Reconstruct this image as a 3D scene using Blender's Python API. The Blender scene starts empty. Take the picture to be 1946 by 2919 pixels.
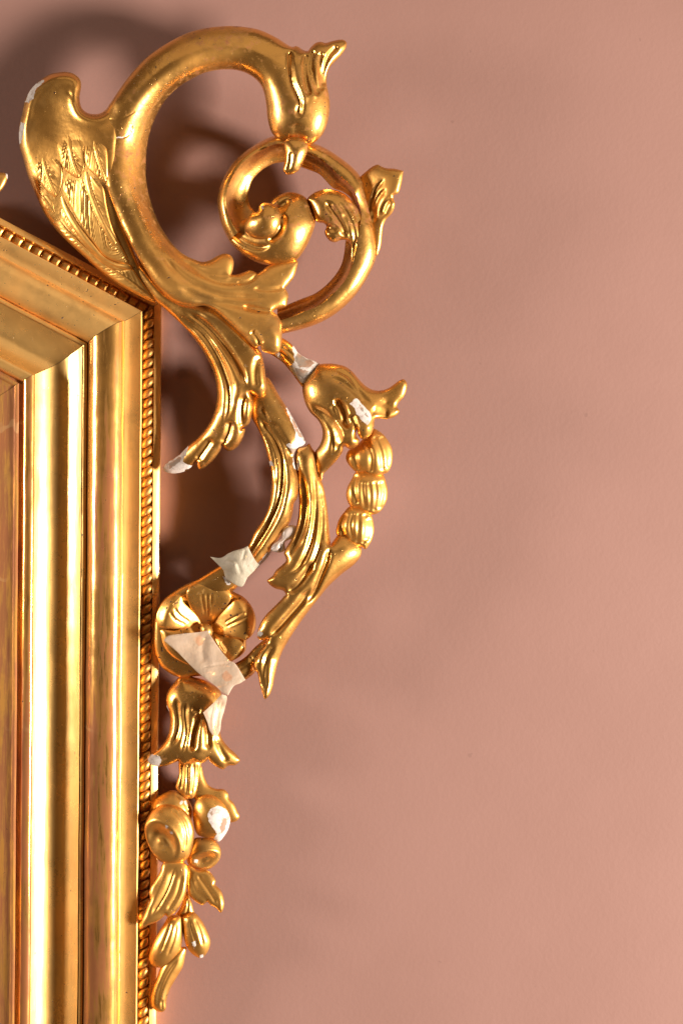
import bpy, math, random
import numpy as np
from mathutils import Vector
from mathutils.geometry import delaunay_2d_cdt
random.seed(4)
rng = np.random.default_rng(4)
sc = bpy.context.scene
COL = sc.collection
# ------------------------------------------------------------------ units
S = 0.00026            # metres per unit of the drawing (1 unit = 0.26 mm)
D = 4050.0             # camera distance from the wall in those units
CX, CY, H0 = 973.0, 1459.5, 1.5
def P(x, y, z):
    """drawing coordinates + height above the wall -> world point"""
    f = (D - z) / D
    return ((x - CX) * f * S, -z * S, H0 - (y - CY) * f * S)
# ------------------------------------------------------------------ camera, world, lamps, exposure
cam = bpy.data.objects.new('camera', bpy.data.cameras.new('camera'))
COL.objects.link(cam)
cam.location = (0, -D * S, H0)
cam.rotation_euler = (math.pi / 2, 0, 0)
cam.data.sensor_fit = 'VERTICAL'
cam.data.sensor_height = 36.0
cam.data.lens = 18.0 / (CY / D)
cam.data.clip_end = 50
sc.camera = cam
w = bpy.data.worlds.new("World"); sc.world = w; w.use_nodes = True
bg = w.node_tree.nodes['Background']
bg.inputs[0].default_value = (1.0, 0.56, 0.28, 1); bg.inputs[1].default_value = 0.07
def area(name, loc, target, sx, sy, power, col):
    l = bpy.data.lights.new(name, 'AREA'); l.shape = 'RECTANGLE'; l.size = sx; l.size_y = sy
    l.energy = power; l.color = col
    o = bpy.data.objects.new(name, l); COL.objects.link(o)
    o.location = loc
    o.rotation_euler = (Vector(target) - Vector(loc)).to_track_quat('-Z', 'Y').to_euler()
    return o
area('softbox_lamp', (2.42, -1.25, 0.95), (0.0, 0, 1.5), 0.38, 0.58, 272, (1.0, 0.93, 0.86))
area('softbox_lamp', (-3.20, -0.98, 1.78), (0.0, 0, 1.5), 0.42, 0.80, 84, (1.0, 0.93, 0.86))
area('overhead_bounce_fill', (0.1, -1.25, 3.3), (0.0, -0.2, 1.5), 2.6, 1.7, 6.5, (1.0, 0.82, 0.62))  # added soft fill from above, stands in for ceiling bounce on upward faces
sc.view_settings.view_transform = 'Standard'; sc.view_settings.look = 'None'
sc.view_settings.exposure = 0.0; sc.view_settings.gamma = 1.0
sc.render.engine = 'CYCLES'
# ------------------------------------------------------------------ materials
def new_mat(name):
    m = bpy.data.materials.new(name); m.use_nodes = True
    nt = m.node_tree; nt.nodes.clear()
    return m, nt, nt.nodes, nt.links
class G:
    """small node-building helper"""
    def __init__(s, nt):
        s.nt = nt; s.n = nt.nodes; s.l = nt.links
        s.pos = s.n.new('ShaderNodeNewGeometry').outputs['Position']
    def put(s, sock, v):
        if isinstance(v, bpy.types.NodeSocket): s.l.new(v, sock)
        else: sock.default_value = v
    def math(s, op, a, b=0.0, c=0.0):
        n = s.n.new('ShaderNodeMath'); n.operation = op
        s.put(n.inputs[0], a); s.put(n.inputs[1], b); s.put(n.inputs[2], c); return n.outputs[0]
    def noise(s, scale, detail=3, rough=0.5, vec=None, stretch=None, off=0):
        n = s.n.new('ShaderNodeTexNoise'); n.inputs['Scale'].default_value = scale
        n.inputs['Detail'].default_value = detail; n.inputs['Roughness'].default_value = rough
        v = vec or s.pos
        mp = s.n.new('ShaderNodeMapping'); s.l.new(v, mp.inputs[0])
        if stretch: mp.inputs['Scale'].default_value = stretch
        mp.inputs['Location'].default_value = (off, off * 1.7, off * 0.6)
        s.l.new(mp.outputs[0], n.inputs['Vector']); return n.outputs['Fac']
    def ramp(s, v, lo, hi):
        n = s.n.new('ShaderNodeMapRange'); n.interpolation_type = 'SMOOTHSTEP'
        s.put(n.inputs[0], v); n.inputs[1].default_value = lo; n.inputs[2].default_value = hi
        return n.outputs[0]
    def mix(s, f, a, b):
        n = s.n.new('ShaderNodeMix'); n.data_type = 'RGBA'
        s.put(n.inputs[0], f)
        for k, v in ((6, a), (7, b)):
            if isinstance(v, tuple): v = (*v, 1)
            s.put(n.inputs[k], v)
        return n.outputs[2]
    def attr(s, name):
        n = s.n.new('ShaderNodeAttribute'); n.attribute_name = name; return n.outputs['Fac']
    def bump(s, h, strength, dist, nrm=None):
        n = s.n.new('ShaderNodeBump'); s.put(n.inputs['Height'], h)
        n.inputs['Strength'].default_value = strength; n.inputs['Distance'].default_value = dist
        if nrm: s.l.new(nrm, n.inputs['Normal'])
        return n.outputs[0]
def gold(name, rough=0.24, wear=0.0, dull=0.4, streak=False, colA=(0.86, 0.465, 0.12), colB=(0.75, 0.38, 0.09), off=0.0, grime=0.0, satin=0.26, r2=0.58, coat=0.25):
    m, nt, n, l = new_mat(name); g = G(nt)
    st = (1, 1, 0.08) if streak else None
    blotch = g.ramp(g.noise(16, 4, 0.6, off=off), 0.38, 0.66)
    fine = g.noise(170, 4, 0.6, off=off + 3)
    col = g.mix(blotch, colA, colB)
    rubbed = g.ramp(g.noise(34, 5, 0.65, off=off + 7), 0.48, 0.68)
    col = g.mix(g.math('MULTIPLY', rubbed, 0.65 * dull), col, (0.38, 0.20, 0.065))
    # red bole showing where the leaf is rubbed through
    wn = g.noise(210 if not streak else 260, 5, 0.7, stretch=st, off=off + 1)
    area_n = g.noise(9, 3, 0.6, stretch=(1, 1, 0.5) if streak else None, off=off + 5)
    wv = g.math('ADD', g.math('MULTIPLY', wn, 0.7), g.math('MULTIPLY', area_n, 0.5))
    wmask = g.ramp(wv, 0.77 - 0.26 * wear, 0.90 - 0.24 * wear)
    col = g.mix(g.math('MULTIPLY', wmask, 0.75), col, (0.36, 0.10, 0.05))
    if streak:      # overlaps of the leaf sheets along the moulding
        sx = g.n.new('ShaderNodeSeparateXYZ'); l.new(g.pos, sx.inputs[0])
        v = g.math('FRACT', g.math('ADD', g.math('MULTIPLY', sx.outputs[2], 9.3), g.math('MULTIPLY', g.noise(9, 4, 0.7, off=off), 0.9)))
        lap = g.math('SUBTRACT', g.ramp(v, 0.955, 0.965), g.ramp(v, 0.99, 1.0))
        col = g.mix(g.math('MULTIPLY', lap, g.math('MULTIPLY', g.ramp(g.noise(22, 3, 0.6, off=off + 4), 0.5, 0.7), 0.22)), col, (1.0, 0.74, 0.34))
    # small dark pits
    pits = g.ramp(g.noise(420, 2, 0.4, off=off + 2), 0.735 - 0.055 * grime, 0.765 - 0.055 * grime)
    pits = g.math('MULTIPLY', pits, g.ramp(g.noise(28, 2, 0.5, off=off + 9), 0.50 - 0.2 * grime, 0.62 - 0.2 * grime))
    col = g.mix(pits, col, (0.05, 0.018, 0.008))
    b = n.new('ShaderNodeBsdfPrincipled'); b2 = n.new('ShaderNodeBsdfPrincipled')
    l.new(col, b.inputs['Base Color']); l.new(col, b2.inputs['Base Color'])
    met = g.math('SUBTRACT', 1.0, g.math('MAXIMUM', pits, g.math('MULTIPLY', wmask, 0.45)))
    l.new(met, b.inputs['Metallic']); l.new(met, b2.inputs['Metallic'])
    r = g.math('ADD', rough - 0.09, g.math('MULTIPLY', blotch, 0.06))
    r = g.math('ADD', r, g.math('MULTIPLY', fine, 0.12))
    r = g.math('ADD', r, g.math('MULTIPLY', rubbed, 0.14 * dull))
    l.new(r, b.inputs['Roughness'])
    l.new(g.math('ADD', g.math('MULTIPLY', fine, 0.08), r2 - 0.04), b2.inputs['Roughness'])
    hb = g.math('ADD', g.math('MULTIPLY', g.noise(75, 3, 0.5, off=off, stretch=(1, 1, 0.25) if streak else None), 1.0),
                g.math('MULTIPLY', g.noise(420, 3, 0.6, stretch=(1, 1, 0.1) if streak else None, off=off), 0.12))
    l.new(g.bump(g.math('SUBTRACT', hb, g.math('MULTIPLY', pits, 0.3)), 0.42, 0.0011), b.inputs['Normal'])
    l.new(b.inputs['Normal'].links[0].from_socket, b2.inputs['Normal'])
    b.inputs['Coat Weight'].default_value = coat; b.inputs['Coat Roughness'].default_value = 0.16
    b2.inputs['Coat Weight'].default_value = coat; b2.inputs['Coat Roughness'].default_value = 0.22
    mb = n.new('ShaderNodeMixShader')
    l.new(g.math('MINIMUM', g.math('ADD', g.math('ADD', satin - 0.12, g.math('MULTIPLY', blotch, 0.24)), g.math('MULTIPLY', g.attr('matte'), 0.4)), 1.0), mb.inputs[0])
    l.new(b.outputs[0], mb.inputs[1]); l.new(b2.outputs[0], mb.inputs[2])
    # gesso and bare wood where the carving is chipped
    rag = g.math('MULTIPLY', g.math('SUBTRACT', g.noise(300, 5, 0.7), 0.5), 1.5)
    chip = g.ramp(g.math('ADD', g.attr('chip'), rag), 0.47, 0.55)
    wood = g.ramp(g.math('ADD', g.attr('wood'), rag), 0.47, 0.58)
    gb = n.new('ShaderNodeBsdfPrincipled'); gb.inputs['Roughness'].default_value = 0.85
    gcol = g.mix(g.ramp(g.noise(240, 5, 0.7), 0.45, 0.70), (0.56, 0.49, 0.43), (0.34, 0.25, 0.20))
    wc = g.mix(g.ramp(g.noise(120, 4, 0.6), 0.40, 0.60), (0.26, 0.20, 0.15), (0.32, 0.18, 0.11))
    l.new(g.mix(wood, gcol, wc), gb.inputs['Base Color'])
    l.new(g.bump(g.noise(600, 4, 0.6), 0.5, 0.0006), gb.inputs['Normal'])
    ms = n.new('ShaderNodeMixShader')
    l.new(g.math('MAXIMUM', chip, wood), ms.inputs[0]); l.new(mb.outputs[0], ms.inputs[1]); l.new(gb.outputs[0], ms.inputs[2])
    o = n.new('ShaderNodeOutputMaterial'); l.new(ms.outputs[0], o.inputs[0])
    return m
M_CARVE = gold('carved_gold', 0.24, 0.50, 0.9, grime=0.6)
M_WING = gold('wing_gold', 0.26, 0.34, 1.0, off=4, grime=0.5)
M_FEATH = gold('feather_gold', 0.36, 0.05, 0.2, satin=0.6, colA=(0.98, 0.56, 0.15), colB=(0.94, 0.51, 0.13), off=2)
M_MATTE = gold('matte_gold', 0.30, 0.20, 1.0, off=6, grime=0.6, satin=0.5, r2=0.60, coat=0.12, colA=(0.84, 0.45, 0.115), colB=(0.72, 0.37, 0.09))
M_TOP = gold('top_rail_gold', 0.32, 0.20, 0.5, off=5, satin=0.62, r2=0.66, coat=0.3, colA=(1.0, 0.63, 0.22), colB=(0.94, 0.54, 0.17), grime=0.6)
M_PETAL = gold('petal_gold', 0.30, 0.15, 0.7, off=11, grime=1.3, satin=0.40, r2=0.60, coat=0.2)
M_TORUS = gold('burnished_gold', 0.17, 0.95, 0.6, True, off=1, satin=0.30)
M_COVE = gold('water_gold', 0.27, 0.40, 0.25, True, satin=0.5, r2=0.62, coat=0.8, colA=(1.0, 0.64, 0.22), colB=(0.96, 0.57, 0.18), off=3)
M_EDGE = gold('fillet_gold', 0.28, 0.45, 0.4, True, satin=0.55, r2=0.70, colA=(0.99, 0.60, 0.19), colB=(0.92, 0.52, 0.15), off=8)
M_SIGHT = gold('worn_gold', 0.32, 1.05, 0.6, True, off=9, satin=0.6, r2=0.70)
M_ROPE = gold('rope_gold', 0.36, 0.25, 1.0, off=13, grime=0.6, satin=0.55, coat=0.0, colA=(0.72, 0.38, 0.10), colB=(0.60, 0.31, 0.08))
def simple(name, fn):
    m, nt, n, l = new_mat(name); g = G(nt)
    b = n.new('ShaderNodeBsdfPrincipled'); fn(g, b, l)
    o = n.new('ShaderNodeOutputMaterial'); l.new(b.outputs[0], o.inputs[0]); return m
def wall_fn(g, b, l):
    c = g.mix(g.ramp(g.noise(7, 6, 0.62), 0.3, 0.7), (0.261, 0.1365, 0.1065), (0.277, 0.1465, 0.1155))
    sp = g.ramp(g.noise(130, 2, 0.4, off=5), 0.755, 0.775)
    c = g.mix(g.math('MULTIPLY', sp, 0.3), c, (0.17, 0.09, 0.07))
    l.new(c, b.inputs['Base Color'])
    b.inputs['Roughness'].default_value = 0.62
    b.inputs['Specular IOR Level'].default_value = 0.3
    h = g.math('ADD', g.noise(300, 3, 0.55), g.math('MULTIPLY', g.noise(70, 2, 0.5), 0.8))
    l.new(g.bump(h, 0.10, 0.0011), b.inputs['Normal'])
M_WALL = simple('painted_plaster', wall_fn)
def tape_fn(col, col2):
    def f(g, b, l):
        c = g.mix(g.ramp(g.noise(70, 4, 0.6), 0.35, 0.7), col, col2)
        sp = g.ramp(g.noise(75, 1, 0.3, off=2.2), 0.70, 0.74)
        c = g.mix(g.math('MULTIPLY', sp, 0.6), c, (0.62, 0.28, 0.13))
        l.new(c, b.inputs['Base Color']); b.inputs['Roughness'].default_value = 0.55
        l.new(g.bump(g.math('ADD', g.noise(300, 4, 0.7), g.math('MULTIPLY', g.noise(60, 3, 0.6), 2.0)), 0.5, 0.0012), b.inputs['Normal'])
    return f
M_TAPE = simple('paper_tape', tape_fn((0.50, 0.42, 0.30), (0.40, 0.33, 0.23)))
M_TAPE2 = simple('pink_tinged_tape', tape_fn((0.60, 0.44, 0.30), (0.50, 0.37, 0.26)))
for tm, al in ((M_TAPE, 0.92), (M_TAPE2, 0.66)):
    nt = tm.node_tree; bs = [x for x in nt.nodes if x.type == 'BSDF_PRINCIPLED'][0]; bs.inputs['Alpha'].default_value = al
def glue_fn(g, b, l):
    b.inputs['Base Color'].default_value = (0.62, 0.50, 0.42, 1); b.inputs['Roughness'].default_value = 0.22
    b.inputs['Transmission Weight'].default_value = 0.0
    l.new(g.bump(g.noise(160, 3, 0.6), 0.5, 0.0012), b.inputs['Normal'])
M_GLUE = simple('clear_glue', glue_fn)
# ------------------------------------------------------------------ object helpers
def tag(o, **k):
    for a, v in k.items(): o[a] = v
    return o
ORIG = {}
def link_mesh(name, verts, faces, mat, parent=None, sharp=None, attrs=None):
    me = bpy.data.meshes.new(name)
    v = np.asarray(verts, dtype=np.float64)
    if parent is not None: v = v - np.array(ORIG.get(parent.name, (0, 0, 0)))
    me.from_pydata([tuple(p) for p in v], [], [tuple(f) for f in faces])
    me.materials.append(mat)
    me.polygons.foreach_set('use_smooth', [True] * len(me.polygons))
    if attrs:
        for an, av in attrs.items():
            a = me.attributes.new(an, 'FLOAT', 'POINT'); a.data.foreach_set('value', np.asarray(av, dtype=np.float32))
    if sharp: me.set_sharp_from_angle(angle=math.radians(sharp))
    me.update()
    o = bpy.data.objects.new(name, me); COL.objects.link(o)
    if parent is not None:
        o.parent = parent; ORIG[o.name] = ORIG.get(parent.name, (0, 0, 0))
    return o
def catmull(pts, closed=False, step=3.0):
    """smooth curve through points; a point (x, y, 1) is a sharp corner"""
    p = [np.array(q[:2], float) for q in pts]; cor = [len(q) > 2 for q in pts]; n = len(p); out = []
    rng_ = range(n if closed else n - 1)
    for i in rng_:
        p1, p2 = p[i], p[(i + 1) % n]
        p0 = p[(i - 1) % n] if (closed or i > 0) else 2 * p1 - p2
        p3 = p[(i + 2) % n] if (closed or i + 2 < n) else 2 * p2 - p1
        if cor[i]: p0 = 2 * p1 - p2
        if cor[(i + 1) % n]: p3 = 2 * p2 - p1
        a = [max(np.linalg.norm(b - c), 1e-3) ** 0.5 for b, c in ((p1, p0), (p2, p1), (p3, p2))]
        t0 = 0; t1 = a[0]; t2 = t1 + a[1]; t3 = t2 + a[2]
        m = max(1, int(round(np.linalg.norm(p2 - p1) / step)))
        for k in range(m):
            t = t1 + (t2 - t1) * k / m
            A1 = (t1 - t) / (t1 - t0) * p0 + (t - t0) / (t1 - t0) * p1
            A2 = (t2 - t) / (t2 - t1) * p1 + (t - t1) / (t2 - t1) * p2
            A3 = (t3 - t) / (t3 - t2) * p2 + (t - t2) / (t3 - t2) * p3
            B1 = (t2 - t) / (t2 - t0) * A1 + (t - t0) / (t2 - t0) * A2
            B2 = (t3 - t) / (t3 - t1) * A2 + (t - t1) / (t3 - t1) * A3
            out.append((t2 - t) / (t2 - t1) * B1 + (t - t1) / (t2 - t1) * B2)
    if not closed: out.append(p[-1])
    return np.array(out)
def seg_dist(Q, poly, closed=False):
    """distance of points Q to a polyline, the parameter 0..1 along it and the signed side"""
    a = poly if closed else poly[:-1]
    b = np.roll(poly, -1, 0) if closed else poly[1:]
    d = b - a; L2 = np.maximum((d ** 2).sum(1), 1e-9); M = len(a)
    best = np.empty(len(Q)); tt = np.empty(len(Q)); sd = np.empty(len(Q))
    ch = max(1, 1200000 // M)
    for s in range(0, len(Q), ch):
        q = Q[s:s + ch]
        rx = q[:, None, 0] - a[None, :, 0]; ry = q[:, None, 1] - a[None, :, 1]
        t = np.clip((rx * d[:, 0] + ry * d[:, 1]) / L2, 0, 1)
        ex = rx - t * d[:, 0]; ey = ry - t * d[:, 1]
        e = ex * ex + ey * ey; i = e.argmin(1); r = np.arange(len(q))
        best[s:s + ch] = np.sqrt(e[r, i]); tt[s:s + ch] = (i + t[r, i]) / M
        sd[s:s + ch] = np.sign(d[i, 0] * ry[r, i] - d[i, 1] * rx[r, i])
    return best, tt, sd
def inside(Q, poly):
    x, y = Q[:, 0], Q[:, 1]; c = np.zeros(len(Q), bool)
    x1, y1 = poly[:, 0], poly[:, 1]; x2, y2 = np.roll(x1, -1), np.roll(y1, -1)
    for i in range(len(poly)):
        if y1[i] == y2[i]: continue
        k = (y1[i] > y) != (y2[i] > y)
        if k.any(): c[k] ^= x[k] < (x2[i] - x1[i]) * (y[k] - y1[i]) / (y2[i] - y1[i]) + x1[i]
    return c
def field(ctrl):
    """smooth field through control points (x, y, value)"""
    if callable(ctrl): return ctrl
    if not isinstance(ctrl, (list, tuple)): return lambda Q: np.full(len(Q), float(ctrl))
    c = np.array(ctrl, float); n = len(c)
    R = np.linalg.norm(c[:, None, :2] - c[None, :, :2], axis=2)
    A = np.zeros((n + 1, n + 1)); A[:n, :n] = R; A[:n, n] = 1; A[n, :n] = 1
    wv = np.linalg.solve(A, np.append(c[:, 2], 0))
    return lambda Q: np.linalg.norm(Q[:, None, :] - c[None, :, :2], axis=2) @ wv[:n] + wv[n]
def sstep(v, a, b):
    t = np.clip((v - a) / (b - a), 0, 1); return t * t * (3 - 2 * t)
SURF = {}
def carve(name, out, mat, parent=None, z=150, k=1.0, hm=60, kb=0.7, pk=0.45, cuts=(), steps=(), fn=None, chips=(), woods=(), mattes=(),
          g=4.0, key=None, lift=0.0, edge=0.0):
    """a carved solid: outline inflated to a rounded relief (front and back), then grooves, ridges and steps cut in.
    cuts: (points, width, depth[, fade]) - negative depth is a ridge; steps: (points, depth, decay) lowers the right-hand side"""
    O = catmull(out, True, 0.8 * g)
    ar = 0.5 * np.sum(O[:, 0] * np.roll(O[:, 1], -1) - np.roll(O[:, 0], -1) * O[:, 1])
    if ar < 0: O = O[::-1]
    lo = O.min(0) - 2 * g; hi = O.max(0) + 2 * g
    nx, ny = int((hi[0] - lo[0]) / g) + 2, int((hi[1] - lo[1]) / g) + 2
    gx, gy = np.meshgrid(lo[0] + g * np.arange(nx), lo[1] + g * np.arange(ny))
    GP = np.stack([gx.ravel(), gy.ravel()], 1)
    ins = inside(GP, O).reshape(ny, nx)
    dg = np.zeros(ny * nx); m1 = ins.ravel()
    dg[m1] = seg_dist(GP[m1], O, True)[0]; dg = dg.reshape(ny, nx)
    # Poisson inflation (a straight strip comes out as a half-round)
    u = np.where(ins, dg * dg.max(), 0.0); par = (np.add.outer(np.arange(ny), np.arange(nx)) % 2)
    om = 2 / (1 + math.sin(math.pi / max(20, 2.2 * dg.max() / g + 12)))
    msk = [ins & (par == 0), ins & (par == 1)]
    for it in range(int(min(260, 60 + 5 * dg.max() / g))):
        for mm in msk:
            nb = np.zeros_like(u)
            nb[1:-1, 1:-1] = 0.25 * (u[:-2, 1:-1] + u[2:, 1:-1] + u[1:-1, :-2] + u[1:-1, 2:] + 2 * g * g)
            u[mm] += om * (nb[mm] - u[mm])
    ok = ins & (dg > 0.6 * g)
    q = np.where(ok, u / np.maximum(dg, 1e-6), 0.0); wgt = ok.astype(float)
    for _ in range(6):                      # fill outwards and smooth
        qs = np.zeros_like(q); ws = np.zeros_like(q)
        for dy in (-1, 0, 1):
            for dx in (-1, 0, 1):
                qs += np.roll(np.roll(q * wgt, dy, 0), dx, 1); ws += np.roll(np.roll(wgt, dy, 0), dx, 1)
        av = qs / np.maximum(ws, 1e-9)
        q = np.where(wgt > 0, np.where(ok & (dg > 2.2 * g), q, av), av); wgt = (ws > 0).astype(float)
    zf, hf, kf = field(z), field(hm), field(k)
    gu = np.gradient(u, g); WW = np.sqrt(np.maximum(u + (gu[0] ** 2 + gu[1] ** 2) / 4, 1.0))
    WW = np.where(ins & (dg > 1.2 * g), WW, 0.0); ww_ = (WW > 0).astype(float)
    for _ in range(8):
        qs = np.zeros_like(q); ws = np.zeros_like(q)
        for dy in (-1, 0, 1):
            for dx in (-1, 0, 1):
                qs += np.roll(np.roll(WW * ww_, dy, 0), dx, 1); ws += np.roll(np.roll(ww_, dy, 0), dx, 1)
        WW = qs / np.maximum(ws, 1e-9); ww_ = (ws > 0).astype(float)
    CC = [(catmull(c[0], False, 4.0),) + tuple(c[1:]) for c in cuts]
    SS = [(catmull(c[0], False, 4.0),) + tuple(c[1:]) for c in steps]
    def height(Q):
        d = seg_dist(Q, O, True)[0]
        fx = np.clip((Q[:, 0] - lo[0]) / g, 0, nx - 1.001); fy = np.clip((Q[:, 1] - lo[1]) / g, 0, ny - 1.001)
        ix = fx.astype(int); iy = fy.astype(int); ax = fx - ix; ay = fy - iy
        qq = (q[iy, ix] * (1 - ax) + q[iy, ix + 1] * ax) * (1 - ay) + (q[iy + 1, ix] * (1 - ax) + q[iy + 1, ix + 1] * ax) * ay
        wq = (WW[iy, ix] * (1 - ax) + WW[iy, ix + 1] * ax) * (1 - ay) + (WW[iy + 1, ix] * (1 - ax) + WW[iy + 1, ix + 1] * ax) * ay
        s = np.sqrt(np.maximum(qq * d, 0)); h_ = hf(Q)
        wq = np.maximum(wq, np.maximum(s, 1.0)); xi2 = np.maximum(0, 1 - (s / wq) ** 2)
        s = kf(Q) * (pk * s + (1 - pk) * wq * (1.031 - np.sqrt(xi2 + 0.0625)) * 1.05)
        s = np.maximum(s, 0)
        h = s / (1 + (s / h_) ** 3) ** (1 / 3.0)
        base = h.copy()
        soft = h / (h + 0.22 * h_ * 0.5 + 1e-6)
        for c in CC:
            dd, t, sd_ = seg_dist(Q, c[0])
            fade = c[3] if len(c) > 3 else 0.18
            env = sstep(t, 0, fade) * sstep(1 - t, 0, fade) if fade > 0 else 1.0
            cw, cd = (c[1] * 1.4, c[2] * 0.7) if c[2] < 0 else ((c[1] * 1.25, c[2]) if c[2] > 6 else (c[1], c[2]))
            ww = cw * (0.45 + 0.55 * env)
            h -= cd * env * np.exp(-(dd / ww) ** 2) * soft
        for c in SS:
            dd, t, sd_ = seg_dist(Q, c[0])
            env = sstep(t, 0, 0.12) * sstep(1 - t, 0, 0.12)
            h -= np.where(sd_ > 0, c[1] * env * np.exp(-dd / c[2]) * np.minimum(1, dd / 6.0), 0) * soft
        if fn is not None: h += fn(Q, d, base) * soft
        return h, d, base
    # vertices: outline, two inset rings, interior grid
    tn = np.roll(O, -1, 0) - np.roll(O, 1, 0); tn /= np.maximum(np.linalg.norm(tn, axis=1), 1e-9)[:, None]
    nrm = np.stack([-tn[:, 1], tn[:, 0]], 1)
    pts = [O]
    for off in (0.9, 2.6):
        R = O + nrm * off; dd = seg_dist(R, O, True)[0]
        R = R[(dd > 0.8 * off) & inside(R, O)]
        if off > 2: R = R[::2] if g > 2.5 else R
        pts.append(R)
    I = GP[(dg.ravel() > 4.2) & m1] if g >= 3 else GP[(dg.ravel() > 3.2) & m1]
    pts.append(I); A = np.concatenate(pts)
    nO = len(O)
    r = delaunay_2d_cdt([Vector(p) for p in A], [(i, (i + 1) % nO) for i in range(nO)], [list(range(nO))], 1, 1e-4)
    V2 = np.array([tuple(v) for v in r[0]]); F = [tuple(f) for f in r[2]]
    h, d, base = height(V2); z0 = zf(V2)
    rim = d < 0.02
    zc = z0 + lift + np.where(rim, 0, h) + edge * sstep(d, 0, 3)
    f = (D - zc) / D
    def world(zv):
        ff = (D - zv) / D
        return np.stack([(V2[:, 0] - CX) * ff * S, -zv * S, H0 - (V2[:, 1] - CY) * ff * S], 1)
    VF = world(zc); VB = world(z0 + lift - kb * base - 0.5)
    n = len(V2); bi = np.where(rim, np.arange(n), 0); idx = np.cumsum(~rim) - 1
    bmap = np.where(rim, np.arange(n), n + idx)
    VV = np.concatenate([VF, VB[~rim]])
    faces = []
    for t in F:
        a, b, c = V2[t[0]], V2[t[1]], V2[t[2]]
        cr = (b[0] - a[0]) * (c[1] - a[1]) - (b[1] - a[1]) * (c[0] - a[0])
        if cr > 0: t = t[::-1]
        faces.append(t)
        if not (rim[t[0]] and rim[t[1]] and rim[t[2]]): faces.append(tuple(int(bmap[j]) for j in t[::-1]))
    attrs = {}
    for an, lst in (('chip', chips), ('wood', woods)):
        if lst:
            v = np.zeros(n)
            for poly in lst:
                pc = np.array(poly, float); dd = seg_dist(V2, pc, True)[0]
                v = np.maximum(v, np.clip(0.5 + np.where(inside(V2, pc), dd, -dd) / 10.0, 0, 1))
            attrs[an] = np.concatenate([v, v[~rim]])
    if mattes:
        v = np.zeros(n)
        for mx, my, mr in mattes: v = np.maximum(v, 1 - sstep(np.hypot(V2[:, 0] - mx, V2[:, 1] - my), 0.55 * mr, mr))
        attrs['matte'] = np.concatenate([v, v[~rim]])
    o = link_mesh(name, VV, faces, mat, parent, None, attrs)
    def surf(Q):
        hh, dd, bb = height(Q); return zf(Q) + lift + hh
    if key: SURF[key] = surf
    return o
def vnoise(x, seed=0.0):
    return (np.sin(x * 1.0 + seed) + 0.6 * np.sin(x * 2.3 + seed * 2.1) + 0.4 * np.sin(x * 4.7 + seed * 3.7)) / 2.0
def band(name, A, B, mat, parent, z, ridge, ht, drop, thick=40, n=120, chips=(), flute=0.0):
    """a scroll band between two paired edge curves with a ridge along it: rounded outer face, hollow inner face"""
    a = catmull(A, False, 3.0); b = catmull(B, False, 3.0)
    def rs(c):
        L = np.append(0, np.cumsum(np.linalg.norm(np.diff(c, axis=0), axis=1)))
        s = np.linspace(0, L[-1], n); return np.stack([np.interp(s, L, c[:, 0]), np.interp(s, L, c[:, 1])], 1)
    # pair by control stations
    def paired(C):
        cs = [np.array(p[:2], float) for p in C]; segs = []
        full = catmull(C, False, 3.0); per = []
        k = 0
        for i in range(len(cs) - 1):
            m = max(1, int(round(np.linalg.norm(cs[i + 1] - cs[i]) / 3.0)))
            per.append(full[k:k + m + 1]); k += m
        return per
    pa, pb = paired(A), paired(B); rows = []
    ts = np.linspace(0, len(pa) - 1e-6, n)
    def at(per, t):
        i = int(t); c = per[i]; L = np.linspace(0, 1, len(c)); q = t - i
        return np.array([np.interp(q, L, c[:, 0]), np.interp(q, L, c[:, 1])])
    U = np.concatenate([[0, 0.012, 0.04, 0.09], np.linspace(0.15, 0.92, 20), [0.965, 0.99, 1.0]])
    zf = z if callable(z) else (lambda t: np.interp(t, np.linspace(0, 1, len(z)), z))
    VV = []; m = len(U)
    for t in ts:
        p, q = at(pa, t), at(pb, t); tt = t / len(pa); zz = float(zf(tt)); wd = np.linalg.norm(q - p)
        ur = float(np.interp(tt, np.linspace(0, 1, len(ridge)), ridge))
        dr = float(np.interp(tt, np.linspace(0, 1, len(drop)), drop))
        hh = ht * min(1, wd / 60)
        for uu in U:
            if uu < ur:
                v = 1 - uu / ur; h = hh * math.sqrt(max(0, 1 - v ** 2.2)) + 2 * math.sin(v * math.pi) * flute
            else:
                v = (uu - ur) / (1 - ur); h = hh - (hh + dr) * (v ** 0.85) - 7 * math.sin(math.pi * min(1, v * 1.1)) * (1 if dr > 0 else 0)
                if v < 0.12: h += 2.0 * math.exp(-(v / 0.05) ** 2)
            c = p + (q - p) * uu
            VV.append(P(c[0], c[1], zz + h))
        for uu in U[::-1]:
            c = p + (q - p) * uu
            e = math.sqrt(max(0, 1 - (2 * uu - 1) ** 2))
            VV.append(P(c[0], c[1], zz - (dr if uu > 0.5 else 0) * (2 * uu - 1 if uu > 0.5 else 0) - thick * e - 1))
    F = []; R = 2 * m
    for i in range(n - 1):
        for j in range(R):
            j2 = (j + 1) % R
            F.append((i * R + j, (i + 1) * R + j, (i + 1) * R + j2, i * R + j2))
    F.append(tuple(range(R))); F.append(tuple((n - 1) * R + j for j in range(R))[::-1])
    return link_mesh(name, VV, F, mat, parent, 50)
# ------------------------------------------------------------------ the wall
wv = [(-2.6, 0, -0.2), (2.6, 0, -0.2), (2.6, 0, 3.2), (-2.6, 0, 3.2)]
wall = link_mesh('wall', wv, [(0, 1, 2, 3)], M_WALL)
tag(wall, kind='structure')
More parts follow.
